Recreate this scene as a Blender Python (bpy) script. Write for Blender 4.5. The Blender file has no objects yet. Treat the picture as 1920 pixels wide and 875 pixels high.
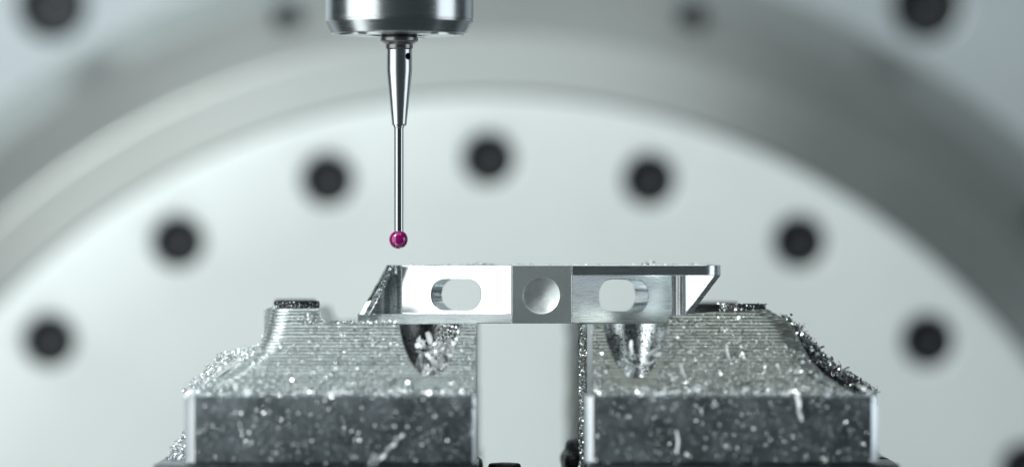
import bpy, bmesh, math, random
import numpy as np
from mathutils import Vector, Matrix

# ------------------------------------------------------------------ units: 1 unit = 1 cm
S = bpy.context.scene
S.unit_settings.system = 'METRIC'
S.unit_settings.scale_length = 0.01
D = 140.0            # camera distance to the workpiece
F = 9800.0           # focal length in photo pixels (1920 wide)
HX, HY = 960.0, 495.0

# ---- camera
cam_d = bpy.data.cameras.new('camera')
cam = bpy.data.objects.new('camera', cam_d)
S.collection.objects.link(cam)
cam.location = (0, -D, 0)
cam.rotation_euler = (math.radians(90), 0, 0)
cam_d.sensor_width = 36
cam_d.lens = F / 1920 * 36
cam_d.shift_y = (HY - 437.5) / 1920
cam_d.clip_start = 1
cam_d.clip_end = 1000
cam_d.dof.use_dof = True
cam_d.dof.focus_distance = D + 0.15
cam_d.dof.aperture_fstop = cam_d.lens * 1e-3 / (2 * 2.6)
S.camera = cam

# ---- world: dim, slightly cool workshop surroundings
W = bpy.data.worlds.new('World')
S.world = W
W.use_nodes = True
W.node_tree.nodes['Background'].inputs[0].default_value = (0.72, 0.93, 1.0, 1)
W.node_tree.nodes['Background'].inputs[1].default_value = 0.055

# ---- lamps: big softbox left, narrow one right, top softbox, unseen light added to brighten the table behind
def area(name, loc, target, sx, sy, radiance, col=(1, 1, 1), spread=180):
    l = bpy.data.lights.new(name, 'AREA')
    l.shape = 'RECTANGLE'; l.size = sx; l.size_y = sy
    l.energy = radiance * math.pi * sx * sy
    l.color = col
    l.spread = math.radians(spread)
    o = bpy.data.objects.new(name, l)
    S.collection.objects.link(o)
    o.location = loc
    o.rotation_euler = (Vector(target) - Vector(loc)).to_track_quat('-Z', 'Z').to_euler()
    return o
area('softbox_left', (-62, -49, 8), (0, -49, 6), 122, 90, 1.9, (0.94, 1.0, 1.0))
area('softbox_right', (62, -14, 5), (0, -14, 5), 38, 38, 1.8, (0.86, 0.95, 1.0))
area('softbox_top', (-6, -12, 70), (-2, 8, 0), 74, 44, 1.9, (0.90, 1.0, 1.0))
area('table_fill', (-40, -30, 44), (-3, 26, 3), 22, 14, 37.0, (0.935, 1.0, 0.985))

S.view_settings.view_transform = 'Standard'
S.view_settings.look = 'None'
S.view_settings.exposure = 0.0
S.view_settings.gamma = 1.0
S.view_settings.use_curve_mapping = False
S.render.engine = 'CYCLES'
S.cycles.use_denoising = True
S.cycles.max_bounces = 8
S.cycles.sample_clamp_indirect = 6
S.cycles.use_adaptive_sampling = True
S.cycles.adaptive_threshold = 0.01

random.seed(7)
rng = np.random.default_rng(11)

# ------------------------------------------------------------------ helpers
def k(y):
    return (D + y) / F
def wx(px, y=0.0):
    return (px - HX) * k(y)
def wz(py, y=0.0):
    return (HY - py) * k(y)
def P(px, py, y=0.0):
    return (wx(px, y), y, wz(py, y))

def tag(o, label=None, cat=None, group=None, kind=None):
    if label: o['label'] = label
    if cat: o['category'] = cat
    if group: o['group'] = group
    if kind: o['kind'] = kind
    return o

def empty(name, loc=(0, 0, 0)):
    o = bpy.data.objects.new(name, None)
    o.location = loc
    o.empty_display_size = 0.5
    S.collection.objects.link(o)
    return o

def link(name, me, m=None, parent=None, smooth=None):
    o = bpy.data.objects.new(name, me)
    S.collection.objects.link(o)
    if m is not None:
        me.materials.clear()
        me.materials.append(m)
    if smooth is not None:
        shade(me, smooth)
    if parent is not None:
        o.parent = parent
        o.matrix_parent_inverse = Matrix.Translation(-Vector(parent.location))
    return o

def shade(me, angle=35):
    me.polygons.foreach_set('use_smooth', [True] * len(me.polygons))
    bm = bmesh.new(); bm.from_mesh(me)
    a = math.radians(angle)
    for e in bm.edges:
        if len(e.link_faces) == 2 and e.calc_face_angle(0) > a:
            e.smooth = False
    bm.to_mesh(me); bm.free()

def mesh_from(verts, faces, name='m'):
    me = bpy.data.meshes.new(name)
    me.from_pydata([tuple(v) for v in verts], [], faces)
    me.update()
    return me

def fixn(me):
    bm = bmesh.new(); bm.from_mesh(me)
    bmesh.ops.remove_doubles(bm, verts=bm.verts, dist=1e-5)
    bmesh.ops.recalc_face_normals(bm, faces=bm.faces)
    bm.to_mesh(me); bm.free()
    return me

def lathe(profile, segs=96, cx=0, cy=0, closed=True):
    """profile: (r, z) list, around the vertical axis at cx, cy"""
    vs, fs = [], []
    n = len(profile)
    for i in range(segs):
        a = 2 * math.pi * i / segs
        for r, z in profile:
            vs.append((cx + r * math.cos(a), cy + r * math.sin(a), z))
    for i in range(segs):
        j = (i + 1) % segs
        for q in range(n - 1):
            fs.append((i * n + q, j * n + q, j * n + q + 1, i * n + q + 1))
    me = mesh_from(vs, fs)
    bm = bmesh.new(); bm.from_mesh(me)
    bmesh.ops.remove_doubles(bm, verts=bm.verts, dist=1e-6)
    if closed:
        es = [e for e in bm.edges if e.is_boundary]
        if es: bmesh.ops.holes_fill(bm, edges=es, sides=0)
    bmesh.ops.recalc_face_normals(bm, faces=bm.faces)
    bm.to_mesh(me); bm.free()
    return me

def lathe_y(profile, segs=64):
    """profile (r, y) around the y axis (for the table behind)"""
    me = lathe(profile, segs, closed=False)
    me.transform(Matrix(((1, 0, 0, 0), (0, 0, 1, 0), (0, 1, 0, 0), (0, 0, 0, 1))))
    return fixn(me)

def prism(poly, z0, z1):
    """plan polygon (x, y) extruded between two heights (numbers or per-point lists)"""
    n = len(poly)
    a = z0 if isinstance(z0, (list, tuple)) else [z0] * n
    b = z1 if isinstance(z1, (list, tuple)) else [z1] * n
    vs = [(p[0], p[1], a[i]) for i, p in enumerate(poly)] + [(p[0], p[1], b[i]) for i, p in enumerate(poly)]
    fs = [tuple(range(n))[::-1], tuple(range(n, 2 * n))]
    fs += [(i, (i + 1) % n, n + (i + 1) % n, n + i) for i in range(n)]
    return fixn(mesh_from(vs, fs))

def prism_xz(poly, y0, y1):
    me = prism([(p[0], p[1]) for p in poly], y0, y1)
    me.transform(Matrix(((1, 0, 0, 0), (0, 0, 1, 0), (0, 1, 0, 0), (0, 0, 0, 1))))
    return fixn(me)

def bevel(me, w, segs=2, angle=30):
    bm = bmesh.new(); bm.from_mesh(me)
    es = [e for e in bm.edges if len(e.link_faces) == 2 and e.calc_face_angle(0) > math.radians(angle)]
    bmesh.ops.bevel(bm, geom=es, offset=w, segments=segs, affect='EDGES', profile=0.6, clamp_overlap=True)
    bm.to_mesh(me); bm.free()
    return me

def plate(outlines, thick, bev=0.0, res=2):
    """flat plate in xz with real holes; front at y=0, back at y=thick"""
    cu = bpy.data.curves.new('c', 'CURVE')
    cu.dimensions = '2D'; cu.fill_mode = 'BOTH'
    cu.extrude = thick / 2 - bev
    cu.bevel_depth = bev; cu.bevel_resolution = res; cu.offset = -bev
    for o in outlines:
        s = cu.splines.new('POLY'); s.points.add(len(o) - 1)
        for i, p in enumerate(o): s.points[i].co = (p[0], p[1], 0, 1)
        s.use_cyclic_u = True
    ob = bpy.data.objects.new('c', cu); S.collection.objects.link(ob)
    dg = bpy.context.evaluated_depsgraph_get()
    me = bpy.data.meshes.new_from_object(ob.evaluated_get(dg))
    bpy.data.objects.remove(ob); bpy.data.curves.remove(cu)
    me.transform(Matrix(((1, 0, 0, 0), (0, 0, -1, thick / 2), (0, 1, 0, 0), (0, 0, 0, 1))))
    return fixn(me)

def circle(cx, cy, r, n=40):
    return [(cx + r * math.cos(2 * math.pi * i / n), cy + r * math.sin(2 * math.pi * i / n)) for i in range(n)]

def rrect(x0, x1, z0, z1, r, n=10):
    pts = []
    for cx, cz, a0 in ((x1 - r, z1 - r, 0), (x0 + r, z1 - r, 90), (x0 + r, z0 + r, 180), (x1 - r, z0 + r, 270)):
        for i in range(n + 1):
            a = math.radians(a0 + 90 * i / n)
            pts.append((cx + r * math.cos(a), cz + r * math.sin(a)))
    return pts

def cut(me, cutters, op='DIFFERENCE'):
    a = bpy.data.objects.new('a', me); S.collection.objects.link(a)
    cs = []
    for c in cutters:
        b = bpy.data.objects.new('b', c); S.collection.objects.link(b); cs.append(b)
        md = a.modifiers.new('b', 'BOOLEAN'); md.operation = op; md.object = b; md.solver = 'EXACT'
    dg = bpy.context.evaluated_depsgraph_get()
    dg.update()
    out = bpy.data.meshes.new_from_object(a.evaluated_get(dg))
    bpy.data.objects.remove(a)
    for b in cs: bpy.data.objects.remove(b)
    return out

def join(meshes):
    bm = bmesh.new()
    for m in meshes: bm.from_mesh(m)
    me = bpy.data.meshes.new('j'); bm.to_mesh(me); bm.free()
    return me

# ------------------------------------------------------------------ materials
def metal(name, col, rough, metallic=1.0, grain=None, grain_amt=0.12, bump=0.0, bump_scale=(20, 20, 20),
          aniso=0.0, aniso_rot=0.0, tint_amt=0.12, coat=0.0, fine=0.0, spots=None, dist=0.02):
    m = bpy.data.materials.new(name); m.use_nodes = True
    nt = m.node_tree; N = nt.nodes; L = nt.links
    b = N['Principled BSDF']
    b.inputs['Base Color'].default_value = (*col, 1)
    b.inputs['Metallic'].default_value = metallic
    b.inputs['Roughness'].default_value = rough
    b.inputs['Anisotropic'].default_value = aniso
    b.inputs['Anisotropic Rotation'].default_value = aniso_rot
    b.inputs['Coat Weight'].default_value = coat
    tc = N.new('ShaderNodeTexCoord')
    if grain:
        mp = N.new('ShaderNodeMapping'); mp.inputs['Scale'].default_value = grain
        nz = N.new('ShaderNodeTexNoise'); nz.inputs['Scale'].default_value = 1; nz.inputs['Detail'].default_value = 6
        nz.inputs['Roughness'].default_value = 0.65
        L.new(tc.outputs['Object'], mp.inputs['Vector']); L.new(mp.outputs[0], nz.inputs['Vector'])
        mr = N.new('ShaderNodeMapRange')
        mr.inputs['From Min'].default_value = 0.25; mr.inputs['From Max'].default_value = 0.75
        mr.inputs['To Min'].default_value = max(0.03, rough - grain_amt); mr.inputs['To Max'].default_value = rough + grain_amt
        L.new(nz.outputs['Fac'], mr.inputs['Value']); L.new(mr.outputs[0], b.inputs['Roughness'])
        mx = N.new('ShaderNodeMix'); mx.data_type = 'RGBA'
        c2 = tuple(c * (1 - tint_amt * 2) for c in col)
        mx.inputs[6].default_value = (*c2, 1); mx.inputs[7].default_value = (*col, 1)
        mr2 = N.new('ShaderNodeMapRange'); mr2.inputs['From Min'].default_value = 0.3; mr2.inputs['From Max'].default_value = 0.65
        L.new(nz.outputs['Fac'], mr2.inputs['Value']); L.new(mr2.outputs[0], mx.inputs[0])
        L.new(mx.outputs[2], b.inputs['Base Color'])
        if spots:
            v = N.new('ShaderNodeTexNoise'); v.inputs['Scale'].default_value = spots[0]; v.inputs['Detail'].default_value = 3
            L.new(tc.outputs['Object'], v.inputs['Vector'])
            r = N.new('ShaderNodeMapRange'); r.inputs['From Min'].default_value = spots[1]; r.inputs['From Max'].default_value = spots[1] + 0.05
            L.new(v.outputs['Fac'], r.inputs['Value'])
            m2 = N.new('ShaderNodeMix'); m2.data_type = 'RGBA'
            L.new(r.outputs[0], m2.inputs[0]); L.new(mx.outputs[2], m2.inputs[6]); m2.inputs[7].default_value = (*spots[2], 1)
            L.new(m2.outputs[2], b.inputs['Base Color'])
    if bump:
        mp2 = N.new('ShaderNodeMapping'); mp2.inputs['Scale'].default_value = bump_scale
        n2 = N.new('ShaderNodeTexNoise'); n2.inputs['Scale'].default_value = 1; n2.inputs['Detail'].default_value = 4
        L.new(tc.outputs['Object'], mp2.inputs['Vector']); L.new(mp2.outputs[0], n2.inputs['Vector'])
        bp = N.new('ShaderNodeBump'); bp.inputs['Strength'].default_value = bump; bp.inputs['Distance'].default_value = dist
        L.new(n2.outputs['Fac'], bp.inputs['Height']); L.new(bp.outputs[0], b.inputs['Normal'])
    return m

M = {}
M['probe'] = metal('brushed_steel', (0.62, 0.64, 0.65), 0.23, grain=(0.6, 0.6, 90), grain_amt=0.07, bump=0.12, bump_scale=(0.5, 0.5, 120), dist=0.004, tint_amt=0.05)
M['probe_dark'] = metal('dark_turned_steel', (0.30, 0.29, 0.29), 0.32, grain=(1, 1, 60), grain_amt=0.06, tint_amt=0.05)
M['stylus'] = metal('polished_steel', (0.66, 0.68, 0.70), 0.25, grain=(2, 2, 70), grain_amt=0.03, tint_amt=0.03, bump=0.02, bump_scale=(1, 1, 120), dist=0.002)
M['carbide'] = metal('carbide_stem', (0.52, 0.53, 0.55), 0.1)
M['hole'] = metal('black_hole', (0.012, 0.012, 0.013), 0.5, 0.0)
M['alu'] = metal('milled_aluminium', (0.80, 0.84, 0.86), 0.28, grain=(1.5, 1.5, 40), grain_amt=0.05, tint_amt=0.03, bump=0.05, bump_scale=(1, 1, 60), dist=0.002)
M['alu_face'] = metal('satin_aluminium', (0.74, 0.79, 0.78), 0.42, grain=(10, 10, 30), grain_amt=0.06, tint_amt=0.05, bump=0.05, bump_scale=(30, 30, 30), dist=0.004)
M['alu_bright'] = metal('bright_aluminium', (0.86, 0.88, 0.89), 0.15, grain=(6, 6, 60), grain_amt=0.05, tint_amt=0.03)
M['jaw'] = metal('ribbed_aluminium', (0.62, 0.66, 0.655), 0.38, grain=(8, 8, 30), grain_amt=0.12, tint_amt=0.14, bump=0.3, bump_scale=(26, 26, 40), dist=0.02)
M['jaw_olive'] = metal('warm_reflection_aluminium', (0.52, 0.54, 0.50), 0.34, grain=(8, 8, 30), grain_amt=0.1, tint_amt=0.16, bump=0.25, bump_scale=(26, 26, 40), dist=0.02)  # right jaw: warm, dimmer reflection put into the base colour
M['jaw_block'] = metal('dull_block_metal', (0.44, 0.495, 0.525), 0.38, grain=(1.2, 1.2, 1.2), grain_amt=0.1, tint_amt=0.16, bump=0.25, bump_scale=(14, 14, 14), dist=0.01)
M['bore'] = metal('bored_aluminium', (0.62, 0.65, 0.66), 0.24, grain=(10, 10, 10), grain_amt=0.08, tint_amt=0.05, spots=(16, 0.60, (0.05, 0.05, 0.05)), bump=0.35, bump_scale=(20, 20, 20), dist=0.02)
M['grit'] = metal('gritty_side', (0.36, 0.38, 0.36), 0.5, grain=(16, 16, 16), grain_amt=0.2, tint_amt=0.3, bump=1.0, bump_scale=(26, 26, 26), dist=0.05)
M['chip'] = metal('swarf_aluminium', (0.88, 0.90, 0.91), 0.33)
M['chip_pale'] = metal('pale_swarf', (0.90, 0.92, 0.93), 0.35, 0.25)
M['satin'] = metal('drilled_satin', (0.78, 0.81, 0.81), 0.4, 0.6, grain=(8, 8, 8), grain_amt=0.08, tint_amt=0.06, bump=0.12, bump_scale=(40, 40, 40), dist=0.006)
M['edge'] = metal('lit_chamfer', (0.76, 0.80, 0.83), 0.4)  # same metal as the blocks, chamfer reflection painted in as a lighter colour
M['bore_dark'] = metal('shaded_bore', (0.20, 0.205, 0.205), 0.3, grain=(8, 8, 8), grain_amt=0.1, tint_amt=0.2, bump=0.5, bump_scale=(18, 18, 18), dist=0.02)  # left bore: shade on its wall put into the darker colour
M['chip_dull'] = metal('dull_swarf', (0.62, 0.65, 0.66), 0.36)
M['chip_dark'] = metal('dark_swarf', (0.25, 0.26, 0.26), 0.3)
M['black'] = metal('black_oxide', (0.016, 0.017, 0.02), 0.36, 0.2, grain=(12, 12, 12), grain_amt=0.12, tint_amt=0.2, bump=0.8, bump_scale=(22, 22, 22), dist=0.04)
M['carrier'] = metal('dark_slide_steel', (0.34, 0.37, 0.39), 0.35, 0.9, grain=(5, 5, 5), grain_amt=0.1, bump=0.3, bump_scale=(8, 8, 8), dist=0.01)
M['table'] = metal('table_face', (0.815, 0.855, 0.845), 0.50, 0.1, grain=(0.08, 0.08, 0.08), grain_amt=0.06, tint_amt=0.04)
M['ring'] = metal('ring_steel', (0.37, 0.385, 0.375), 0.37, 0.7, grain=(0.1, 0.1, 0.1), grain_amt=0.05, tint_amt=0.05)
M['outer'] = metal('outer_plate', (0.56, 0.61, 0.64), 0.4, 0.3, grain=(0.08, 0.08, 0.08), grain_amt=0.06, tint_amt=0.05)
M['screw'] = metal('dark_screw', (0.07, 0.072, 0.078), 0.45, 0.4)
M['gap'] = metal('shadow_gap_steel', (0.22, 0.24, 0.24), 0.5, 0.5)

def ruby():
    m = bpy.data.materials.new('ruby'); m.use_nodes = True
    b = m.node_tree.nodes['Principled BSDF']
    b.inputs['Base Color'].default_value = (0.40, 0.001, 0.19, 1)
    b.inputs['Roughness'].default_value = 0.03
    b.inputs['IOR'].default_value = 1.76
    b.inputs['Transmission Weight'].default_value = 0.4
    b.inputs['Coat Weight'].default_value = 0.2
    b.inputs['Coat Roughness'].default_value = 0.02
    return m
M['ruby'] = ruby()

# ------------------------------------------------------------------ the rotary table and machine face behind
YB = 26.0                               # face of the table
KB = k(YB)
CX, CZ = wx(917, YB), wz(1463, YB)
def rb(px): return px * KB
def polar(R, deg):
    a = math.radians(deg)
    return (R * math.sin(a), R * math.cos(a))

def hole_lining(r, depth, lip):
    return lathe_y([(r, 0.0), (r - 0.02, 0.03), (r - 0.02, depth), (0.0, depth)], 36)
def screw_mesh(r, top):
    pr = [(0.0, top + 0.45), (r * 0.42, top + 0.45), (r * 0.46, top), (r * 0.88, top), (r * 0.97, top + 0.08), (r * 0.97, top + 1.2)]
    return lathe_y(pr, 30)

def ring_plate(r_in, r_out, thick, R, degs, rh_, bev):
    rs = [r_out - bev, r_out - bev * .4, r_out, r_out] if bev else [r_out, r_out]
    ys = [0, bev * .2, bev * .7, thick] if bev else [0, thick]
    pr = list(zip(rs, ys))
    mid = [(r_in + (r_out - bev - r_in) * i / 6, 0) for i in range(1, 6)]
    if r_in > 0:
        pr = [(r_in, thick), (r_in, 0)] + mid + pr + [(r_in, thick)]
    else:
        pr = [(0, 0)] + mid + pr + [(0, thick)]
    me = lathe_y(pr, 240)
    cs = []
    for a in degs:
        x, z = polar(R, a)
        c = lathe_y([(0, -1), (rh_ + .10, -1), (rh_ + .10, -.001), (rh_ + .04, .03), (rh_, .10), (rh_, .3), (rh_, thick + 1), (0, thick + 1)], 40)
        c.transform(Matrix.Translation((x, 0, z)))
        cs.append(c)
    return cut(me, cs)

# inner table
root = empty('rotary_table', (CX, YB, CZ))
tag(root, 'pale round rotary table face with a ring of dark bolt holes, blurred behind the vise', 'rotary table')
R1 = rb(1283); RH = rb(1165); rh = rb(50)
me = ring_plate(0, R1, 3.0, RH, [0, 15, 30, 45, 60, 75, -15, -30, -45, -60, -75], rh, 0.35)
me.transform(Matrix.Translation((CX, YB, CZ)))
link('table_face', me, M['table'], root, 20)
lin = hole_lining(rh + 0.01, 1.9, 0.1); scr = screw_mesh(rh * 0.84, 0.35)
def at_holes(R, degs, lining, screw, yface, parent, lining_off=0.0):
    for a in degs:
        x, z = polar(R, a)
        for nm, msh, mm in (('hole_lining', lining, M['hole']), ('cap_screw', screw, M['screw'])):
            if not msh.materials: msh.materials.append(mm); shade(msh, 35)
            o = bpy.data.objects.new(nm, msh); S.collection.objects.link(o)
            o.parent = parent
            o.location = (x, yface - YB + (0.11 if nm == 'hole_lining' else 0), z)
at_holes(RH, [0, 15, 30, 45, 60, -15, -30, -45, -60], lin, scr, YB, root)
o = link('table_core', lathe_y([(0, 2.9), (R1 + 0.2, 2.9), (R1 + 0.2, 6.0), (0, 6.0)], 128), M['gap'], None)
o.data.transform(Matrix.Translation((CX, YB, CZ))); o.parent = root; o.matrix_parent_inverse = Matrix.Translation((-CX, -YB, -CZ))

# bevelled ring around it
ring = empty('clamping_ring', (CX, YB, CZ))
tag(ring, 'wide grey steel ring with sloping face surrounding the pale round table', 'ring')
me = lathe_y([(rb(1286), 3.0), (rb(1286), 0.75), (rb(1292), 0.6), (rb(1396), 1.7), (rb(1404), 1.76), (rb(1500), 3.0), (rb(1515), 3.2), (rb(1590), 5.6), (rb(1596), 7)], 256)
me.transform(Matrix.Translation((CX, YB, CZ)))
link('ring_body', me, M['ring'], ring, 8)
lin2 = hole_lining(rb(30), 0.5, 0); scr2 = screw_mesh(rb(26), 0.05)
lin2.materials.append(M['hole']); scr2.materials.append(M['screw'])
for a in (15, -15, 45, -45):
    x, z = polar(rb(1487), a)
    for nm, msh in (('hole_rim', lin2), ('ring_screw', scr2)):
        o = bpy.data.objects.new(nm, msh); S.collection.objects.link(o); o.parent = ring
        o.location = (x, 2.5, z)

# machine face outside the ring, its edge chamfered towards the ring
mf = empty('machine_face', (CX, YB, CZ))
mf['kind'] = 'structure'
me = ring_plate(rb(1590), rb(3100), 2.0, rb(1695), [0, 30, 60, -30, -60], rb(68), 0)
me.transform(Matrix.Translation((CX, YB + 5.6, CZ)))
link('face_plate', me, M['outer'], mf, 20)
lin3 = hole_lining(rb(68) + 0.01, 2.2, 0.1); scr3 = screw_mesh(rb(56), 0.5)
at_holes(rb(1695), [0, 30, 60, -30, -60], lin3, scr3, YB + 5.7, mf)

# ------------------------------------------------------------------ touch probe
PX = wx(748.7)
def zr(row): return wz(row)
def px(n): return n / 70.0
probe = empty('touch_probe', (PX, 0, zr(0)))
tag(probe, 'round brushed steel touch probe body hanging in from the top edge', 'probe')
prof = [(px(137), 9.0), (px(139), 8.9), (px(139), zr(37)), (px(137.4), zr(37.8)), (px(137.4), zr(38.8)), (px(139), zr(39.4)), (px(138.5), zr(42)),
        (px(128), zr(63.5)), (px(126.2), zr(65.2)), (px(104), zr(65.2)), (px(103), zr(64.0)), (px(96), zr(64.0)), (px(95), zr(66.4)),
        (px(60), zr(66.4)), (px(58), zr(64.5)), (px(40), zr(64.5)), (px(36), zr(58)), (0, zr(58))]
body = lathe(prof[:-1], 160, PX, 0, closed=True)
link('probe_body', body, M['probe'], probe, 6)
for i in range(3):                    # raised pads on the underside
    a0 = math.radians(-90 + 120 * i + 60 - 22); a1 = a0 + math.radians(44)
    n = 10
    pts = [(PX + px(122) * math.cos(a0 + (a1 - a0) * t / n), px(122) * math.sin(a0 + (a1 - a0) * t / n)) for t in range(n + 1)]
    pts += [(PX + px(98) * math.cos(a1 - (a1 - a0) * t / n), px(98) * math.sin(a1 - (a1 - a0) * t / n)) for t in range(n + 1)]
    link('underside_pad', prism(pts, zr(68), zr(65.0)), M['probe'], probe, 30)
gas = lathe([(0, zr(62)), (px(33), zr(62)), (px(33), zr(69)), (px(30), zr(70)), (0, zr(70))], 64, PX, 0)
link('gasket', gas, M['hole'], probe, 30)

# stylus screwed into the probe: a thing one can lift away
sty = empty('stylus', (PX, 0, zr(92)))
tag(sty, 'slim tapered steel stylus with a small ruby ball under the probe body', 'stylus')
fl = lathe([(0, zr(69.5)), (px(34), zr(69.5)), (px(35.5), zr(71)), (px(35.5), zr(77)), (px(34), zr(78.5)), (px(26.5), zr(83)),
            (px(25.5), zr(84)), (px(25.5), zr(91)), (px(24.5), zr(92)), (0, zr(92))], 72, PX, 0)
link('collar', fl, M['probe_dark'], sty, 12)
hb = lathe([(0, zr(92.3)), (px(23), zr(92.3)), (px(24.1), zr(93.5)), (px(24.1), zr(133)), (px(23.8), zr(136)),
            (px(13.6), zr(233)), (px(12.6), zr(235.6)), (px(9.5), zr(236)), (0, zr(236))], 96, PX, 0)
cy = lathe([(0, -3), (px(6.6), -3), (px(6.6), 3), (0, 3)], 32)
ang = math.radians(45)
cy.transform(Matrix.Translation((PX, 0, zr(106.5))) @ Matrix.Rotation(ang, 4, 'Z') @ Matrix.Rotation(math.radians(90), 4, 'X'))
hb = cut(hb, [cy])
link('stylus_holder', fixn(hb), M['stylus'], sty, 10)
pin = lathe([(0, -0.2), (px(6.5), -0.2), (px(6.5), 0.2), (0, 0.2)], 24)
pin.transform(Matrix.Translation((PX, 0, zr(106.5))) @ Matrix.Rotation(ang, 4, 'Z') @ Matrix.Rotation(math.radians(90), 4, 'X'))
link('cross_hole_core', pin, M['hole'], sty, 28)
stem = lathe([(0, zr(235)), (px(10), zr(235)), (px(10), zr(239)), (px(8.8), zr(240)), (px(8.7), zr(434)), (0, zr(436))], 48, PX - px(0.8), 0)
link('stem', stem, M['carbide'], sty, 30)
bm = bmesh.new(); bmesh.ops.create_uvsphere(bm, u_segments=48, v_segments=32, radius=px(17.6))
me = bpy.data.meshes.new('ball'); bm.to_mesh(me); bm.free()
me.transform(Matrix.Translation((PX - px(1.6), 0, zr(448.7))))
link('ruby_ball', me, M['ruby'], sty, 180)

# ------------------------------------------------------------------ workpiece
wp = empty('workpiece', (wx(1014), 1.0, wz(606)))
tag(wp, 'bright milled aluminium part with two oval slots and a round dimple, lying on both jaws', 'workpiece')
TH = math.radians(22)
T = 0.74
zt, zb = zr(497), zr(606)
zl = zr(588)          # top of the lower lip
zu = zr(516)          # bottom of the upper lip
# left slanted wall with slot
c, s = math.cos(TH), math.sin(TH)
def u(pxl): return (pxl - 960) / 70.0
wl = (960 - 751) / 70 / c
out = [(-wl, zl - 0.01), (-wl, zt), (0, zt), (0, zl - 0.01)]
slot = rrect(u(808) / c, u(902) / c, zr(581.5), zr(523), 0.40)
me = plate([out, slot], T, 0.022, 2)
me.transform(Matrix.Translation((0, 0, 0)) @ Matrix.Rotation(-TH, 4, 'Z'))
link('slotted_wall', me, M['alu_bright'], wp, 12)
# right slanted wall with slot
THR = math.radians(28)
cr = math.cos(THR)
wr = (1263 - 1072) / 70 / cr
o0 = (1072 - 960) / 70.0
out = [(0, zb), (0, zu + 0.01), (wr, zu + 0.01), (wr, zb)]
slot = rrect((1125 - 1072) / 70 / cr, (1217 - 1072) / 70 / cr, zr(584), zr(523.5), 0.37)
me = plate([out, slot], T, 0.022, 2)
me.transform(Matrix.Translation((o0, 0, 0)) @ Matrix.Rotation(THR, 4, 'Z'))
link('slotted_wall', me, M['alu'], wp, 12)
# front face block with dimple
fb = bevel(prism([(0.004, 0), (o0 - 0.004, 0), (o0 - 0.004, 1.1), (0.004, 1.1)], zb, zt), 0.012, 1)
dim = lathe([(0, -1), (px(35.5), -1), (px(35.5), 0), (px(35), 0.05), (px(33.5), 0.06), (px(32.5), 0.14), (px(22), 0.20), (px(10), 0.245), (0, 0.28)], 64)
dim.transform(Matrix.Translation((wx(1014.5), 0, zr(553))) @ Matrix.Rotation(math.radians(-90), 4, 'X'))
dim2 = fixn(dim)
fb = fixn(cut(fb, [dim2]))
o = link('front_block', fb, M['alu_face'], wp, 25)
fb.materials.append(M['satin'])
for p in fb.polygons:
    if 0.002 < p.center.y < 0.9 and abs(p.center.x - wx(1014.5)) < .52 and abs(p.center.z - zr(553)) < .52: p.material_index = 1
# lower lip at the left, upper lip at the right
def arcpts(x0, y0, x1, y1, cx_, cy_, n=8):
    return [((1 - t) ** 2 * x0 + 2 * (1 - t) * t * cx_ + t * t * x1, (1 - t) ** 2 * y0 + 2 * (1 - t) * t * cy_ + t * t * y1) for t in [i / n for i in range(n + 1)]]
lip = [(-0.004, 0.0)] + arcpts(wx(722), 0.96, wx(692), 1.35, wx(700), 1.0) + [(wx(688), 1.4), (wx(668), 1.4), (wx(668), 3.4), (-0.004, 3.4)]
link('lower_lip', bevel(prism(lip, zb, zl), 0.012, 1), M['alu'], wp, 25)
lip = [(o0 + .004, 0.0)] + arcpts(wx(1318), 0.42, wx(1354), 1.1, wx(1350), 0.46) + [(wx(1354), 3.4), (o0 + .004, 3.4)]
link('upper_lip', bevel(prism(lip, zu, zt), 0.012, 1), M['alu'], wp, 25)
# inner floor and rear wall
link('rear_wall', bevel(prism([(wx(902), 2.9), (wx(930), 2.7), (wx(1112), 2.7), (wx(1112), 3.3), (wx(902), 3.3)], zl + 0.01, zu - 0.01), 0.02, 1), M['alu_bright'], wp, 12)
link('floor_plate', prism([(o0 - .01, 1.12), (wx(1262), 2.4), (wx(1262), 3.3), (o0 - .01, 3.3)], zb + .003, zl - .05), M['alu'], wp, 12)

# left end: fluted corner and triangular web cut off along the diagonal
def dl(xw):           # left diagonal, image line (742,497) -> (684,590)
    pxl = xw * 70 + 960
    return zr(497 + (742 - pxl) * (590 - 497) / (742 - 684))
def strip_wall(plan, zlo, zhi, t):
    """thin wall following a plan line; zlo/zhi are functions of x"""
    n = len(plan)
    back = [(p[0] + 0.0, p[1] + t) for p in plan]
    vs = []; fs = []
    for q in (plan, back):
        for p in q:
            vs.append((p[0], p[1], zlo(p[0]))); vs.append((p[0], p[1], max(zhi(p[0]), zlo(p[0]) + .001)))
    for i in range(n - 1):
        a = 2 * i; b_ = 2 * (n + i)
        fs += [(a, a + 2, a + 3, a + 1), (b_, b_ + 1, b_ + 3, b_ + 2), (a + 1, a + 3, b_ + 3, b_ + 1), (a, b_, b_ + 2, a + 2)]
    fs += [(0, 1, 2 * n + 1, 2 * n), (2 * n - 2, 4 * n - 2, 4 * n - 1, 2 * n - 1)]
    return fixn(mesh_from(vs, fs))
yl = (960 - 751) / 70 * math.tan(TH)
plan = [(wx(686), yl - 0.12), (wx(700), yl - 0.05), (wx(712), yl + 0.02), (wx(720), yl + .08), (wx(726), yl + .1), (wx(728.5), yl + 0.0), (wx(731), yl + 0.1),
        (wx(733), yl + .22), (wx(738), yl + .24), (wx(742), yl + .2), (wx(743.5), yl - 0.02), (wx(745), yl + 0.03), (wx(750.5), yl + 0.02)]
plan2 = []
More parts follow.
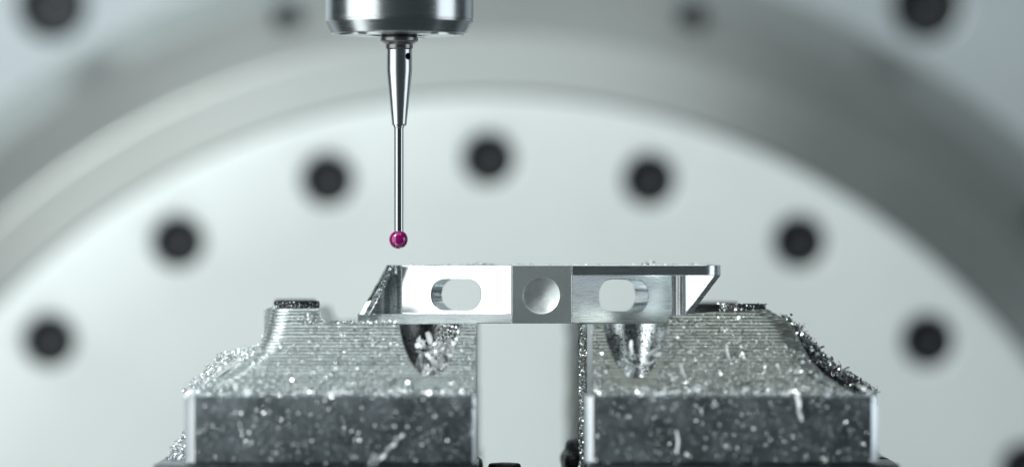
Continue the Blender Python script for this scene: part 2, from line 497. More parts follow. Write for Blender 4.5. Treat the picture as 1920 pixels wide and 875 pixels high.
for i in range(len(plan) - 1):
    for t in range(4):
        f = t / 4
        plan2.append((plan[i][0] * (1 - f) + plan[i + 1][0] * f, plan[i][1] * (1 - f) + plan[i + 1][1] * f))
plan2.append(plan[-1])
link('left_web', strip_wall(plan2, lambda x: zl - .005, lambda x: min(zt, dl(x)), 0.5), M['alu'], wp, 40)
bar = [P(741, 497), P(723, 497), P(672, 590), P(694, 590)]
def diag_bar(a0, a1, b1, b0, y0, y1, n=26, rag=0.03, tilt=0.0):
    """ragged bar between two edges, cut into slices so its edge can be uneven"""
    vs, fs = [], []
    for i in range(n + 1):
        t = i / n
        p = Vector(a0).lerp(Vector(b0), t); q = Vector(a1).lerp(Vector(b1), t)
        for j, (v, y) in enumerate(((p, y0), (q, y0 + tilt), (q, y1), (p, y1))):
            r = rag * (random.random() - 0.5) * 2
            vs.append((v.x + r, y + r * 1.5, v.z + r * 0.3 if 0 < i < n else v.z))
    for i in range(n):
        for j in range(4):
            fs.append((4 * i + j, 4 * i + (j + 1) % 4, 4 * i + 4 + (j + 1) % 4, 4 * i + 4 + j))
    fs += [(0, 1, 2, 3), tuple(4 * n + j for j in (3, 2, 1, 0))]
    return fixn(mesh_from(vs, fs))
me = diag_bar(bar[0], bar[1], bar[2], bar[3], 0.95, 2.9, 12, 0.004, 0.22)
link('slanted_end', me, M['alu_bright'], wp, 50)
me = diag_bar(P(736, 499), P(729, 499), P(681, 590), P(690, 590), 0.72, 0.94, 130, 0.022)
link('burr_strip', me, M['chip_dull'], wp, 15)
# right end: fluted corner and white web, slanted bar below the lip
yr = (1263 - 1072) / 70 * math.tan(THR)
def dr(xw):
    pxl = xw * 70 + 960
    return zr(516 + (1345 - pxl) * (592 - 516) / (1345 - 1288))
planr = [(wx(1262.5), yr), (wx(1265), yr + .06), (wx(1268), yr + .09), (wx(1273), yr + .07), (wx(1276), yr + .02), (wx(1278), yr + .05), (wx(1282), yr + .05),
         (wx(1284), yr - .06), (wx(1288), yr - .16), (wx(1294), yr - .22), (wx(1310), yr - .33), (wx(1330), yr - .46), (wx(1344), yr - .55)]
p2 = []
for i in range(len(planr) - 1):
    for t in range(4):
        f = t / 4
        p2.append((planr[i][0] * (1 - f) + planr[i + 1][0] * f, planr[i][1] * (1 - f) + planr[i + 1][1] * f))
p2.append(planr[-1])
def rlo(x): return min(zu - .002, max(zb + 0.01, dr(x)))
me = strip_wall(p2[::-1], rlo, lambda x: zu + .004, 0.4)
link('right_web', me, M['alu_bright'], wp, 40)
me = diag_bar(P(1341, 516), P(1352, 516), P(1290, 597), P(1280, 597), 0.3, 2.8, 30, 0.006)
link('slanted_end', me, M['alu'], wp, 20)

# ------------------------------------------------------------------ jaws
Y_TOP = -1.7
def yfront(z):
    return Y_TOP + 0.6 * (z - zr(606))
def interp(tab, v):
    if v <= tab[0][0]: return tab[0][1]
    for (a, b), (c_, d_) in zip(tab, tab[1:]):
        if v <= c_: return b + (d_ - b) * (v - a) / (c_ - a)
    return tab[-1][1]

def jaw_nose(side, outer_tab, row0, row1, inner_front, inner_back, yback, rad=0.55, rib=6.1, amp=0.03):
    """stacked machined ribs: loft of plan rings; side=-1 left jaw, +1 right jaw"""
    rows = []
    r = row0
    while r < row1:
        rows += [(r, 0.0), (r + rib * 0.22, 0.75), (r + rib * 0.5, 1.0), (r + rib * 0.78, 0.75)]
        r += rib
    rows.append((row1, 0.0))
    rings = []
    for row, f in rows:
        z = zr(row + (random.gauss(0, .1) if row0 < row < row1 else 0))
        yf = yfront(z) + amp * (1 - f) * random.uniform(.8, 1.15)
        xo = wx(interp(outer_tab, row)) + side * (-amp * (1 - f))
        ring_ = []
        # rounded outer front corner
        n = 12
        for i in range(n + 1):
            a = math.radians(90 * i / n)
            ring_.append((xo - side * rad + side * rad * math.sin(a), yf + rad - rad * math.cos(a), z))
        ring_.append((xo, yback, z))
        ring_.append((inner_back, yback, z))
        ring_.append((inner_front, yf, z))
        m_ = 24
        x_end = xo - side * rad
        for i in range(1, m_):
            ring_.append((inner_front + (x_end - inner_front) * i / m_, yf, z))
        rings.append(ring_)
    n = len(rings[0]); vs = [v for q in rings for v in q]; fs = []
    for i in range(len(rings) - 1):
        for j in range(n):
            fs.append((i * n + j, i * n + (j + 1) % n, (i + 1) * n + (j + 1) % n, (i + 1) * n + j))
    fs += [tuple(range(n)), tuple(range((len(rings) - 1) * n, len(rings) * n))[::-1]]
    return fixn(mesh_from(vs, fs))

OV = 1.3                                # the bores are oval front to back and narrow downwards
def brad(r, row):
    return r - 0.15 * max(0, (row - 606) / 70)
def bore_cutter(cx_, r, z_lo, z_hi, y):
    me = lathe([(0, z_lo), (r * 0.45, z_lo), (brad(r, 720) * .9, z_lo + 0.12), (brad(r, 700), zr(700)), (r, zr(606)), (r, z_hi), (0, z_hi)], 72)
    me.transform(Matrix.Translation((cx_, y, 0)) @ Matrix.Diagonal((1, OV, 1, 1)))
    return me

LTAB = [(577, 511), (600, 507), (630, 500), (650, 490), (668, 474), (685, 450), (700, 428), (720, 394), (745, 362)]
RTAB = [(578, 1436), (600, 1474), (640, 1497), (670, 1512), (700, 1540), (720, 1570), (745, 1606)]
zblk = zr(742) * k(-4) / k(0)          # top of the lower blocks, seen at depth -4

# left jaw
lj = empty('vise_jaw', (wx(630), 0, zr(868)))
tag(lj, 'left grey ribbed soft jaw dusted with chips, carrying the slanted left end of the workpiece', 'vise jaw', 'pair of soft jaws under the workpiece')
xin = wx(893, -1.7)
nose = jaw_nose(-1, LTAB, 577, 752, xin, xin, 8.0)
cb = prism_xz([(wx(601), zr(579)), (wx(612), zr(606)), (xin + 1, zr(606)), (xin + 1, zr(500)), (wx(601), zr(500))], -8, 12)
bc = bore_cutter(wx(809), px(58), zr(722), zr(590), Y_TOP)
nose = cut(nose, [cb, bc])
nose = fixn(nose)
nose.materials.append(M['jaw']); nose.materials.append(M['bore'])
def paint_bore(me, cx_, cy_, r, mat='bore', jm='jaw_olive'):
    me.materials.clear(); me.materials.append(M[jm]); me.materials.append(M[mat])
    for p in me.polygons:
        ok = all(math.hypot(me.vertices[v].co.x - cx_, (me.vertices[v].co.y - cy_) / OV) < brad(r, HY - me.vertices[v].co.z * 70) + 0.012 for v in p.vertices)
        p.material_index = 1 if ok and p.center.z < zr(606) - 0.001 else 0
paint_bore(nose, wx(809), Y_TOP, px(58), 'bore_dark', 'jaw')
o = link('ribbed_nose', nose, None, lj); shade(nose, 50)

def block(x0p, x1p, yf, yb, row_top, row_bot, ch0, ch1, xb1=None, xb0=None):
    x0, x1 = wx(x0p, yf), wx(x1p, yf)
    zt_, zb_ = wz(row_top, yf), wz(row_bot, yf)
    X0 = xb0 if xb0 is not None else x0
    X1 = xb1 if xb1 is not None else x1
    poly = [(x0, yf + ch0), (x0 + ch0, yf), (x1 - ch1, yf), (x1, yf + ch1), (X1, yb), (X0, yb)]
    return bevel(prism(poly, zb_, zt_), 0.02, 2, 20)
def paint_edges(o):
    me = o.data; me.materials.append(M['edge'])
    for p in me.polygons:
        if abs(p.normal.x) > 0.5 and p.normal.y < -0.3: p.material_index = 1
paint_edges(link('base_block', block(345, 893, -4, 8, 742, 867, 0.27, 0.09), M['jaw_block'], lj, 25))
# side ramp of the jaw behind, carrying the heap of chips
def ramp(pts, y0, y1):
    return bevel(prism_xz(pts, y0, y1), 0.05, 2)
rp = [P(505, 640)[::2], P(470, 668)[::2], P(432, 690)[::2], P(395, 716)[::2], P(352, 741)[::2], P(352, 760)[::2], P(560, 760)[::2], P(560, 640)[::2]]
rmp = ramp(rp, -0.9, 5.0)
bm = bmesh.new(); bmesh.ops.create_icosphere(bm, subdivisions=4, radius=0.62)
sp = bpy.data.meshes.new('s'); bm.to_mesh(sp); bm.free()
sp.transform(Matrix.Translation((wx(430), -1.1, zr(684))))
rmp = fixn(cut(rmp, [sp]))
link('side_ramp', rmp, M['jaw'], lj, 40)
# small step left of the raised rib
link('rear_shoulder', bevel(prism_xz([P(497, 578, 1)[::2], P(520, 574, 1)[::2], P(520, 660, 1)[::2], P(497, 655, 1)[::2]], 0.2, 6), 0.03), M['jaw'], lj, 40)

def cap_head(name, cx_, row_top, row_bot, r, y, parent, mat='black'):
    zt_, zb_ = wz(row_top, y), wz(row_bot, y)
    me = lathe([(0, zb_), (r, zb_), (r, zt_ - .03), (r - .03, zt_), (r * .55, zt_), (r * .5, zt_ - .1), (0, zt_ - .1)], 60, cx_, y)
    bm = bmesh.new(); bm.from_mesh(me)
    for v in bm.verts:
        d = math.hypot(v.co.x - cx_, v.co.y - y)
        if d > r - 0.02:
            j = 1 + random.uniform(-.015, .02)
            v.co.x = cx_ + (v.co.x - cx_) * j; v.co.y = y + (v.co.y - y) * j; v.co.z += random.uniform(-.012, .012)
    bm.to_mesh(me); bm.free()
    return link(name, me, M[mat], parent, 30)
cap_head('screw_head', wx(557.5), 563.5, 577.6, px(42), -0.28, lj)
cap_head('screw_head', wx(556, 5), 561, 578, px(40), 4.2, lj)

# right jaw
rj = empty('vise_jaw', (wx(1380), 0, zr(868)))
tag(rj, 'right grey ribbed soft jaw with a dark swarf-covered slope at its outer side', 'vise jaw', 'pair of soft jaws under the workpiece')
xif = wx(1111, -1.7); xib = wx(1050, 14)
nose = jaw_nose(1, RTAB, 578, 752, xif, xif - 0.25, 8.0, rad=0.6)
ca = prism_xz([(wx(1256), zr(588)), (wx(1246), zr(606)), (xif - 1, zr(606)), (xif - 1, zr(500)), (wx(1256), zr(500))], -8, 12)
# top slopes gently, and the seat behind the front lip is cleared for the part
ctop = prism_xz([(wx(1200), zr(592)), (wx(1256), zr(592)), (wx(1300), zr(587)), (wx(1350), zr(583)), (wx(1436), zr(579)), (wx(1436), zr(560)), (wx(1200), zr(560))], -8, 12)
cpk = prism([(wx(1240), -0.35), (wx(1362), -0.35), (wx(1362), 4.2), (wx(1240), 4.2)], zr(606), zr(560))
bc = bore_cutter(wx(1189), px(60), zr(728), zr(590), Y_TOP)
nose = fixn(cut(nose, [ca, ctop, cpk, bc]))
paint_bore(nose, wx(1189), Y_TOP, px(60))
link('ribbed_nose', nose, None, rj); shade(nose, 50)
paint_edges(link('base_block', block(1098, 1648, -4, 8, 742, 866, 0.19, 0.19), M['jaw_block'], rj, 25))
link('lit_chamfer', prism([(wx(1100), -1.6), (wx(1110.5), -1.78), (wx(1110.5), 3), (wx(1100), 3)], zr(742), zr(606.5)), M['edge'], rj, 20)
# gritty inner side running back
me = prism([(wx(1098), -.6), (wx(1108), -.6), (wx(1120, 2), 8), (wx(1072, 12), 12), (wx(1061, 12), 12), (wx(1086, 1), 1.0)], zr(880), zr(606))
bm = bmesh.new(); bm.from_mesh(me)
bmesh.ops.subdivide_edges(bm, edges=bm.edges, cuts=14, use_grid_fill=True)
for v in bm.verts:
    v.co += Vector([random.gauss(0, .022) for _ in range(3)]) * (1 if v.co.z < zr(612) else .2)
bm.to_mesh(me); bm.free()
link('inner_side', me, M['grit'], rj, 20)
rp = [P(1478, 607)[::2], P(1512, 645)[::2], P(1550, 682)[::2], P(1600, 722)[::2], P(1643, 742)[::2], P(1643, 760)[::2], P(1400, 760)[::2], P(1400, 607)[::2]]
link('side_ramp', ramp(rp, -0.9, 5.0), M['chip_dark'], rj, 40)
cap_head('screw_head', wx(1391.5), 569, 582.5, px(43), -0.28, rj)
cap_head('screw_head', wx(1340, 5), 566, 588, px(44), 5.0, rj)

# carriers under the jaws, bed out of frame, bolt between
def simple(name, me, m, label, cat, group=None, parent=None, ang=30):
    o = link(name, me, m, parent, ang)
    return tag(o, label, cat, group)
simple('vise_slide', bevel(prism([(wx(305), -3.7), (wx(897), -3.7), (wx(900), 9), (wx(305), 9)], zr(1010), wz(870.5, -4)), 0.03), M['carrier'],
       'dark steel slide just showing under the left jaw block', 'vise slide')
simple('vise_slide', bevel(prism([(wx(1100), -3.7), (wx(1668), -3.7), (wx(1668), 9), (wx(1100), 9)], zr(1010), wz(870.5, -4)), 0.03), M['carrier'],
       'dark steel slide just showing under the right jaw block', 'vise slide')
simple('vise_bed', bevel(prism([(wx(200), -4.5), (wx(1760), -4.5), (wx(1760), 10), (wx(200), 10)], zr(1180), zr(1012)), 0.05), M['carrier'],
       'dark steel vise bed under both slides, below the lower edge', 'vise bed')
def lumpy(rx, rz, ry, loc, seed, amp=0.06, sub=4, flat=0.0):
    bm = bmesh.new(); bmesh.ops.create_icosphere(bm, subdivisions=sub, radius=1)
    r_ = random.Random(seed)
    ph = [(Vector((r_.uniform(-4, 4), r_.uniform(-4, 4), r_.uniform(-4, 4))), r_.uniform(0, 6)) for _ in range(9)]
    for v in bm.verts:
        n = sum(math.sin(v.co.dot(a) * 1.6 + b) for a, b in ph) / 9
        p = v.co * (1 + amp * n * 3)
        if flat: p = Vector((p.x, p.y, min(p.z, 1 - flat)))
        v.co = Vector((p.x * rx, p.y * ry, p.z * rz)) + Vector(loc)
    me = bpy.data.meshes.new('l'); bm.to_mesh(me); bm.free()
    return me
me = lathe([(0, zr(1012)), (px(30), zr(1012)), (px(30), zr(882)), (px(33), zr(880)), (px(30), zr(870)), (px(26), zr(868)), (px(14), zr(867)), (px(12), zr(872)), (0, zr(872))], 6, wx(946), 0.3)
simple('clamp_bolt', bevel(me, .03), M['black'], 'black bolt head at the bottom edge between the two jaws', 'bolt')
simple('black_lump', lumpy(0.5, 0.62, 1.2, (wx(1086, 2.5), 2.5, zr(866)), 5, 0.09), M['black'], 'black oily lump at the foot of the right jaw beside the gap', 'lump')
simple('black_plug', lumpy(0.2, 0.3, .6, (wx(893, 0), 0.6, zr(878)), 8, 0.08), M['black'], 'small black plug at the lower inner corner of the left jaw', 'plug')
simple('round_stop', lumpy(0.24, 0.2, .4, (wx(1655), 0.2, zr(870)), 12, 0.07), M['black'], 'small round black stop at the lower outer corner of the right jaw', 'knob')

# ------------------------------------------------------------------ swarf
def chip_mesh(pts, L, Wd, curl, flat_axis=None, nseg=4, jit=1.0):
    """curled ribbons in one mesh: pts (N,3), L, Wd, curl arrays"""
    n = len(pts)
    t = np.linspace(-0.5, 0.5, nseg + 1)
    th = curl[:, None] * t[None, :]
    R = L / np.maximum(np.abs(curl), 0.05)
    x = R[:, None] * np.sin(th); y = R[:, None] * (1 - np.cos(th))
    tw = (rng.random(n) - .5) * 1.2
    V = np.zeros((n, nseg + 1, 2, 3))
    for sgn, j in ((-.5, 0), (.5, 1)):
        w = Wd[:, None] * sgn * (1 - 0.5 * np.abs(t[None, :]) ** 2)
        V[:, :, j, 0] = x
        V[:, :, j, 1] = y + w * np.sin(tw[:, None] * t[None, :] * 3)
        V[:, :, j, 2] = w * np.cos(tw[:, None] * t[None, :] * 3) + (rng.random((n, 1)) - .5) * L[:, None] * t[None, :] * 0.6
    q = rng.normal(size=(n, 4)); q /= np.linalg.norm(q, axis=1)[:, None]
    a, b, c_, d_ = q.T
    Rm = np.stack([np.stack([1 - 2 * (c_ * c_ + d_ * d_), 2 * (b * c_ - a * d_), 2 * (b * d_ + a * c_)], -1),
                   np.stack([2 * (b * c_ + a * d_), 1 - 2 * (b * b + d_ * d_), 2 * (c_ * d_ - a * b)], -1),
                   np.stack([2 * (b * d_ - a * c_), 2 * (c_ * d_ + a * b), 1 - 2 * (b * b + c_ * c_)], -1)], -2)
    V = np.einsum('nij,nskj->nski', Rm, V) + np.asarray(pts)[:, None, None, :]
    m = nseg + 1
    base = (np.arange(n) * m * 2)[:, None, None]
    sidx = (np.arange(nseg) * 2)[None, :, None]
    f = np.concatenate([base + sidx, base + sidx + 1, base + sidx + 3, base + sidx + 2], -1).reshape(-1, 4)
    me = bpy.data.meshes.new('chips')
    me.vertices.add(n * m * 2); me.vertices.foreach_set('co', V.reshape(-1))
    me.loops.add(f.size); me.loops.foreach_set('vertex_index', f.reshape(-1).astype(np.int32))
    me.polygons.add(len(f)); me.polygons.foreach_set('loop_start', (np.arange(len(f)) * 4).astype(np.int32))
    me.update(calc_edges=True); me.validate()
    me.polygons.foreach_set('use_smooth', [True] * len(me.polygons))
    return me

def cloud(name, pts, lmin, lmax, wr_, cmax, m, label, cat='swarf', power=2.0):
    pts = np.asarray(pts); n = len(pts)
    L = lmin + (lmax - lmin) * rng.random(n) ** power
    me = chip_mesh(pts, L, L * (wr_[0] + (wr_[1] - wr_[0]) * rng.random(n)), (0.2 + cmax * rng.random(n)))
    o = link(name, me, m)
    return tag(o, label, cat, None, 'stuff')

def in_bore(x, y_, side):
    cx_, r = (wx(809), px(58)) if side < 0 else (wx(1189), px(60))
    return math.hypot(x - cx_, (y_ - Y_TOP) / OV) < r

def slope_pts(side, n, gauss_rows=None, lift=0.01, rows=(582, 740)):
    out_ = []
    while len(out_) < n:
        row = random.uniform(*rows)
        if side > 0 and not gauss_rows and random.random() > 0.12 + (row - 582) / 70: continue
        if gauss_rows: row = min(742, max(rows[0], random.gauss(*gauss_rows)))
        if side < 0:
            x0, x1 = interp(LTAB, row) + 6, 893
            if row < 607: x1 = 604
        else:
            x0, x1 = 1108, interp(RTAB, row) - 6
            if row < 606: x0 = 1250
            if row < 592: x0 = 1300
        x = wx(random.uniform(x0, x1)); z = zr(row)
        y_ = yfront(z) - lift * random.random()
        if in_bore(x, y_, side): continue
        if side < 0 and row < 640 and x < wx(572) and random.random() < .85: continue
        if side > 0 and row < 650 and x > wx(1405 + (row - 580) * .7) and random.random() < .9: continue
        out_.append((x, y_, z))
    return out_
def front_pts(side, n, rows=(742, 868), yy=-4.02):
    out_ = []
    a, b = (368, 890) if side < 0 else (1113, 1640)
    for _ in range(n):
        row = rows[0] + (rows[1] - rows[0]) * random.random() ** 1.15
        out_.append((wx(random.uniform(a, b), yy), yy, wz(row, yy)))
    return out_
def ledge_pts(side, n, h=0.12):
    out_ = []
    a, b = (352, 888) if side < 0 else (1114, 1640)
    for _ in range(n):
        y_ = random.uniform(-3.95, -2.3)
        out_.append((wx(random.uniform(a, b), y_), y_, zblk + abs(random.gauss(0, h)) * (0.3 + 0.7 * random.random())))
    return out_
for side, nm in ((-1, 'left'), (1, 'right')):
    cloud('chip_dust', slope_pts(side, 2900 if side < 0 else 3600), 0.015, 0.055, (.5, 1), 1.5, M['chip_dull'], 'fine grey metal dust clinging to the ribbed %s jaw' % nm, 'metal dust')
    cloud('bright_specks', slope_pts(side, 900 if side < 0 else 1300, lift=.03), 0.025, 0.085, (.5, 1), 1.5, M['chip'], 'bright metal specks scattered over the ribs of the %s jaw' % nm, 'metal dust', power=2.5)
    cloud('block_specks', front_pts(side, 800 if side < 0 else 620), 0.02, 0.09, (.5, 1), 1.5, M['chip'], 'bright specks stuck to the flat front of the %s jaw block' % nm, 'metal dust', power=2.2)
    cloud('block_dust', front_pts(side, 1700), 0.015, 0.045, (.5, 1), 1.5, M['chip_dull'], 'thin grey dust on the flat front of the %s jaw block' % nm, 'metal dust')
    cloud('ledge_chips', ledge_pts(side, 360 if side < 0 else 280), 0.05, 0.30, (.12, .35), 2.0, M['chip'], 'loose chips lying along the ledge of the %s jaw' % nm, 'swarf', power=1.8)
    cloud('ledge_curls', [(p[0], p[1], p[2] + .03) for p in ledge_pts(side, 110 if side < 0 else 80)], 0.12, 0.40, (.1, .24), 1.6, M['chip_pale'], 'larger pale curls lying along the ledge of the %s jaw' % nm, 'swarf')
    cloud('rib_slivers', slope_pts(side, 46, lift=.1, rows=(650, 738)), 0.12, 0.34, (.08, .2), 1.2, M['chip_pale'], 'slim pale slivers stuck across the lower ribs of the %s jaw' % nm, 'swarf')
    cloud('foot_chips', slope_pts(side, 420, gauss_rows=(728, 12), lift=.25), 0.04, 0.26, (.12, .35), 2.0, M['chip_dull'], 'dull chips gathered at the foot of the ribs of the %s jaw' % nm, 'swarf')

# heap on the outer ramp of each jaw
def ramp_pts(line, n, h, y0=-1.0, y1=3.0, up=1):
    out_ = []
    seg = [(Vector(line[i]), Vector(line[i + 1])) for i in range(len(line) - 1)]
    lens = [(b - a).length for a, b in seg]
    for _ in range(n):
        r_ = random.random() * sum(lens); i = 0
        while r_ > lens[i] and i < len(lens) - 1: r_ -= lens[i]; i += 1
        p = seg[i][0].lerp(seg[i][1], r_ / lens[i])
        d = (seg[i][1] - seg[i][0]).normalized(); nrm = Vector((-d.y, d.x)) * (-1 if d.x > 0 else 1)
        off = random.gauss(0.25, 0.6) * h
        q = p + nrm * off
        y_ = random.uniform(y0, y1)
        out_.append((wx(q.x), y_, zr(q.y)))
    return out_
LL = [(508, 632), (480, 660), (440, 683), (400, 706), (352, 740)]
pts = ramp_pts([(508, 630), (490, 652), (455, 664), (420, 667), (396, 690), (352, 738)], 2400, -7)
pts += ramp_pts([(508, 650), (470, 690), (440, 712), (400, 722), (356, 738)], 1500, 9, -1.6, -0.8)
pts = [p for p in pts if not (p[1] < -0.3 and math.hypot(p[0] - wx(424), (p[2] - zr(690)) * 1.25) < .42 and random.random() < .93)]
cloud('chip_heap', pts, 0.04, 0.30, (.08, .3), 3.8, M['chip'], 'heap of bright curled chips on the outer shoulder of the left jaw', 'swarf')
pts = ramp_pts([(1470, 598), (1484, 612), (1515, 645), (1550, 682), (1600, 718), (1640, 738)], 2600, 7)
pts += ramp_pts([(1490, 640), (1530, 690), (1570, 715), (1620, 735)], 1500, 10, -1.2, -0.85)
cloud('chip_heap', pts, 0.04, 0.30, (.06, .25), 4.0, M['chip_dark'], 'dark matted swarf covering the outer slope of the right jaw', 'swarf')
cloud('heap_glints', ramp_pts([(1480, 615), (1530, 680), (1590, 720)], 260, 16, -1.3, -0.8), 0.04, 0.16, (.2, .5), 2, M['chip'], 'few bright chips caught in the dark swarf of the right jaw', 'swarf')
pts = [(wx(random.triangular(306, 348, 346)), random.uniform(-1, 1.5), 0) for _ in range(900)]
pts = [(x, y_, zr(872 - max(0, (x * 70 + 960 - 308)) * 1.75 * random.random())) for x, y_, _ in pts]
cloud('corner_chips', pts, 0.05, 0.22, (.15, .5), 3.0, M['chip'], 'small pile of curled chips at the lower outer corner of the left jaw', 'swarf')
# chips inside the two bores
def bore_fill(side, n, rows, rr, xs=(-1, 1)):
    cx_ = wx(809) if side < 0 else wx(1189)
    out_ = []
    while len(out_) < n:
        a = random.uniform(0, math.pi); r_ = px(46) * math.sqrt(random.random())
        x = r_ * math.cos(a); y_ = r_ * math.sin(a) * random.choice((1, -1))
        row = random.uniform(*rows)
        if not (xs[0] < x / px(56) < xs[1]): continue
        z = zr(row)
        if side and y_ + Y_TOP < yfront(z) + .03: continue
        out_.append((cx_ + x, Y_TOP + y_, z))
    return out_
cloud('bore_chips', bore_fill(-1, 150, (638, 700), 1, (-.45, 1)), 0.12, 0.44, (.18, .36), 1.0, M['chip_pale'], 'tangle of larger bright chips filling the left bore', 'swarf')
cloud('bore_crumbs', [(wx(809) + (brad(px(57), q)) * math.cos(a), Y_TOP + OV * (brad(px(57), q)) * math.sin(a), zr(q)) for a, q in [(random.uniform(0.15, 1.35), random.uniform(608, 665)) for _ in range(700)]],
      0.03, 0.10, (.4, .8), 1.5, M['chip'], 'fine crumbs stuck to the right wall of the left bore', 'metal dust')
cloud('bore_chips', bore_fill(1, 26, (662, 704), 1), 0.16, 0.42, (.18, .34), 1.0, M['chip_pale'], 'sparse bright chips lying low in the right bore', 'swarf')
cloud('bore_crumbs', [(wx(1189) + (brad(px(59), q)) * math.cos(a), Y_TOP + OV * (brad(px(59), q)) * math.sin(a), zr(q)) for a, q in [(random.uniform(0.1, 3.0), random.uniform(610, 690)) for _ in range(420)]],
      0.02, 0.07, (.4, .8), 1.5, M['chip_dark'], 'dark crumbs peppering the bright wall of the right bore', 'metal dust')
# dust on caps, lip and gritty side
pts = [(wx(557.5) + px(41) * math.cos(a), -.28 + px(42) * math.sin(a), zr(random.triangular(562, 580, 577))) for a in [random.uniform(3.2, 6.2) for _ in range(260)]]
pts += [(wx(1391.5) + px(43) * math.cos(a), -.28 + px(43) * math.sin(a), zr(random.triangular(567, 585, 583))) for a in [random.uniform(3.2, 6.2) for _ in range(200)]]
pts += [(wx(random.gauss(1357, 5)), random.uniform(-.8, -.3), zr(random.uniform(568, 583))) for _ in range(110)]
cloud('cap_chips', pts, 0.02, 0.10, (.3, .8), 1.5, M['chip'], 'small bright crumbs stuck round the black screw heads on the jaw tops', 'metal dust')
pts = [(wx(random.uniform(612, 740)), random.uniform(-1.1, .6), zr(605) + random.random() ** 3 * .06) for _ in range(260)]
pts += [(wx(random.gauss(905, 7)), random.uniform(1, 2.4), zt + random.random() ** 2 * .07) for _ in range(40)]
pts += [(wx(random.gauss(1225, 7)), random.uniform(1, 2.4), zt + random.random() ** 2 * .09) for _ in range(40)]
pts += [(wx(random.uniform(760, 1340)), random.uniform(1, 3), zt + 0.01) for _ in range(120)]
cloud('part_chips', pts, 0.02, 0.10, (.4, .9), 1.5, M['chip'], 'tiny crumbs along the seat and on top of the workpiece', 'metal dust')
pts = [(wx(random.uniform(1086, 1101)), random.uniform(-.6, .6), zr(random.uniform(609, 872))) for _ in range(2200)]
cloud('side_grit', pts, 0.02, 0.07, (.4, .9), 1.5, M['chip'], 'glittering grit on the inner side of the right jaw', 'metal dust')
pts = [p for p in ramp_pts([(736, 499), (690, 585)], 150, 4, 0.6, .9)]
cloud('burr_chips', pts, 0.02, 0.10, (.08, .25), 3.0, M['chip'], 'ragged bright slivers along the slanted left end of the workpiece', 'swarf')

# single chips one can point at
def single(path, width, label, m='chip_pale', name='metal_chip', twist=0.0, n=8, roll=0.7):
    """ribbon with thickness along a 3D path"""
    vs, fs = [], []
    n = len(path)
    pv = [Vector(p) for p in path]
    for i, p in enumerate(pv):
        d = (pv[min(i + 1, n - 1)] - pv[max(i - 1, 0)]).normalized()
        a = roll + twist * i / max(1, n - 1)
        side = d.cross(Vector((0, -1, 0))).normalized()
        side = (Matrix.Rotation(a, 3, d) @ side)
        nrm = d.cross(side).normalized()
        w = width * (0.55 + 0.45 * math.sin(math.pi * (i + .5) / n)) / 2
        for sx, sy in ((-1, -1), (1, -1), (1, 1), (-1, 1)):
            vs.append(p + side * w * sx + nrm * 0.008 * sy)
    for i in range(n - 1):
        for j in range(4):
            fs.append((4 * i + j, 4 * i + (j + 1) % 4, 4 * i + 4 + (j + 1) % 4, 4 * i + 4 + j))
    fs += [(0, 1, 2, 3), tuple(4 * n - 4 + j for j in (3, 2, 1, 0))]
    o = link(name, fixn(mesh_from(vs, fs)), M[m], None, 40)
    return tag(o, label, 'metal chip')
def pth(pts, y, dy=0.0, n=8):
    out_ = []
    for i in range(len(pts) - 1):
        for t in range(n):
            f = t / n
            q = (pts[i][0] * (1 - f) + pts[i + 1][0] * f, pts[i][1] * (1 - f) + pts[i + 1][1] * f)
            yy = y + dy * math.sin((i + f) * 2.2)
            out_.append((wx(q[0], yy), yy, wz(q[1], yy)))
    out_.append((wx(pts[-1][0], y), y, wz(pts[-1][1], y)))
    return out_
single(pth([(702, 872), (718, 856), (730, 840), (740, 832), (748, 820), (758, 813)], -4.1, .05), .09, 'long twisted silver chip hanging on the lower front of the left jaw block', twist=9)
single(pth([(692, 872), (700, 862), (712, 855)], -4.12), .13, 'short broad chip beside the long twisted one at the foot of the left block')
single(pth([(613, 732), (625, 738), (640, 742)], -3.9), .10, 'pale chip lying across the ledge of the left jaw, left of the bore')
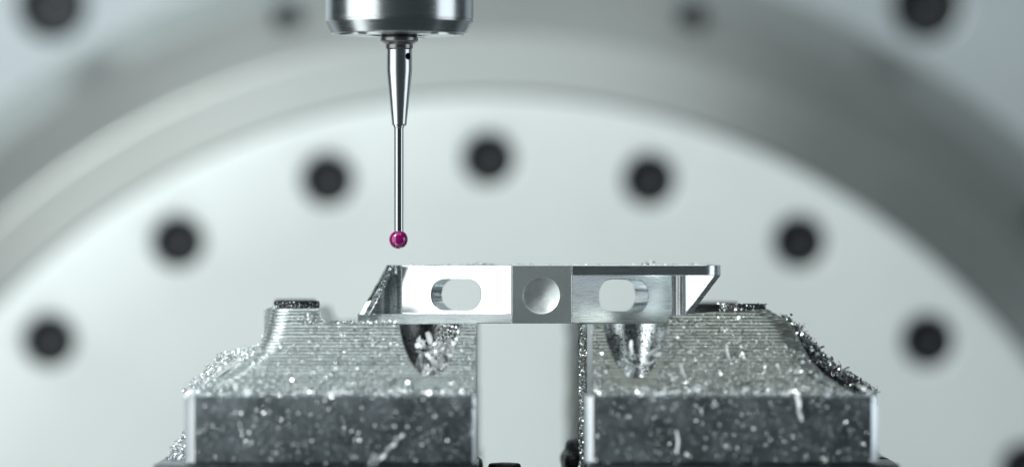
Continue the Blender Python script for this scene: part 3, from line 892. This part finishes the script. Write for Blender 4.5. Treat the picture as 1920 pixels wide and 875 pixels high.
single(pth([(734, 733), (748, 742), (758, 735)], -3.9), .10, 'bent pale chip on the ledge right below the left bore')
single(pth([(836, 729), (845, 735), (853, 740)], -3.9), .12, 'blunt bright chip on the ledge near the inner end of the left jaw')
single(pth([(1362, 645), (1364, 660), (1370, 678)], -2.23), .05, 'thin upright sliver stuck to the ribs of the right jaw')
single(pth([(1276, 682), (1282, 700), (1288, 712)], -2.55), .05, 'slim leaning sliver on the ribs right of the right bore')
single(pth([(1253, 700), (1262, 708), (1270, 714)], -2.63), .06, 'short slanting sliver just below the right bore')
single(pth([(1268, 806), (1272, 825), (1269, 850)], -4.1), .06, 'long upright sliver on the front of the right jaw block')
single(pth([(1493, 738), (1498, 752), (1499, 766)], -4.1), .12, 'fat bright chip hanging over the top edge of the right jaw block')
single(pth([(1496, 768), (1501, 778), (1504, 788)], -4.1), .07, 'small sliver under the fat chip on the right jaw block')
single(pth([(1184, 637), (1183, 650), (1186, 664)], -1.9), 0.116, 'upright pale chip standing in the right bore')
single(pth([(1208, 670), (1230, 655)], -2.0), 0.102, 'straight bright bar-like chip leaning on the right wall of the right bore', n=4)
single(pth([(1164, 674), (1182, 683), (1200, 688)], -2.1), 0.131, 'curved grey chip lying across the right bore', twist=.8)
single(pth([(1203, 685), (1222, 680), (1238, 664)], -2.1, .03), .11, 'leaf-shaped bright chip at the right of the right bore', twist=.9)
single(pth([(1180, 708), (1190, 690)], -2.45), 0.131, 'short chip pointing down at the bottom of the right bore', n=4)
single(pth([(801, 622), (805, 632), (807, 645)], -1.7), 0.189, 'broad upright flake standing in the left bore')
single(pth([(791, 636), (794, 645), (797, 654)], -1.75), 0.116, 'smaller upright flake left of the broad one in the left bore')
single(pth([(779, 658), (790, 661), (804, 665)], -1.8), 0.072, 'thin golden-lit sliver lying level in the left bore')
single(pth([(811, 683), (820, 680), (829, 676)], -2.0), 0.072, 'bright slanted chip near the bottom of the left bore')
single(pth([(1584, 700), (1594, 698), (1604, 703), (1608, 712)], -0.2), .025, 'fine curled hair of metal sticking out of the dark swarf', m='chip_dark')
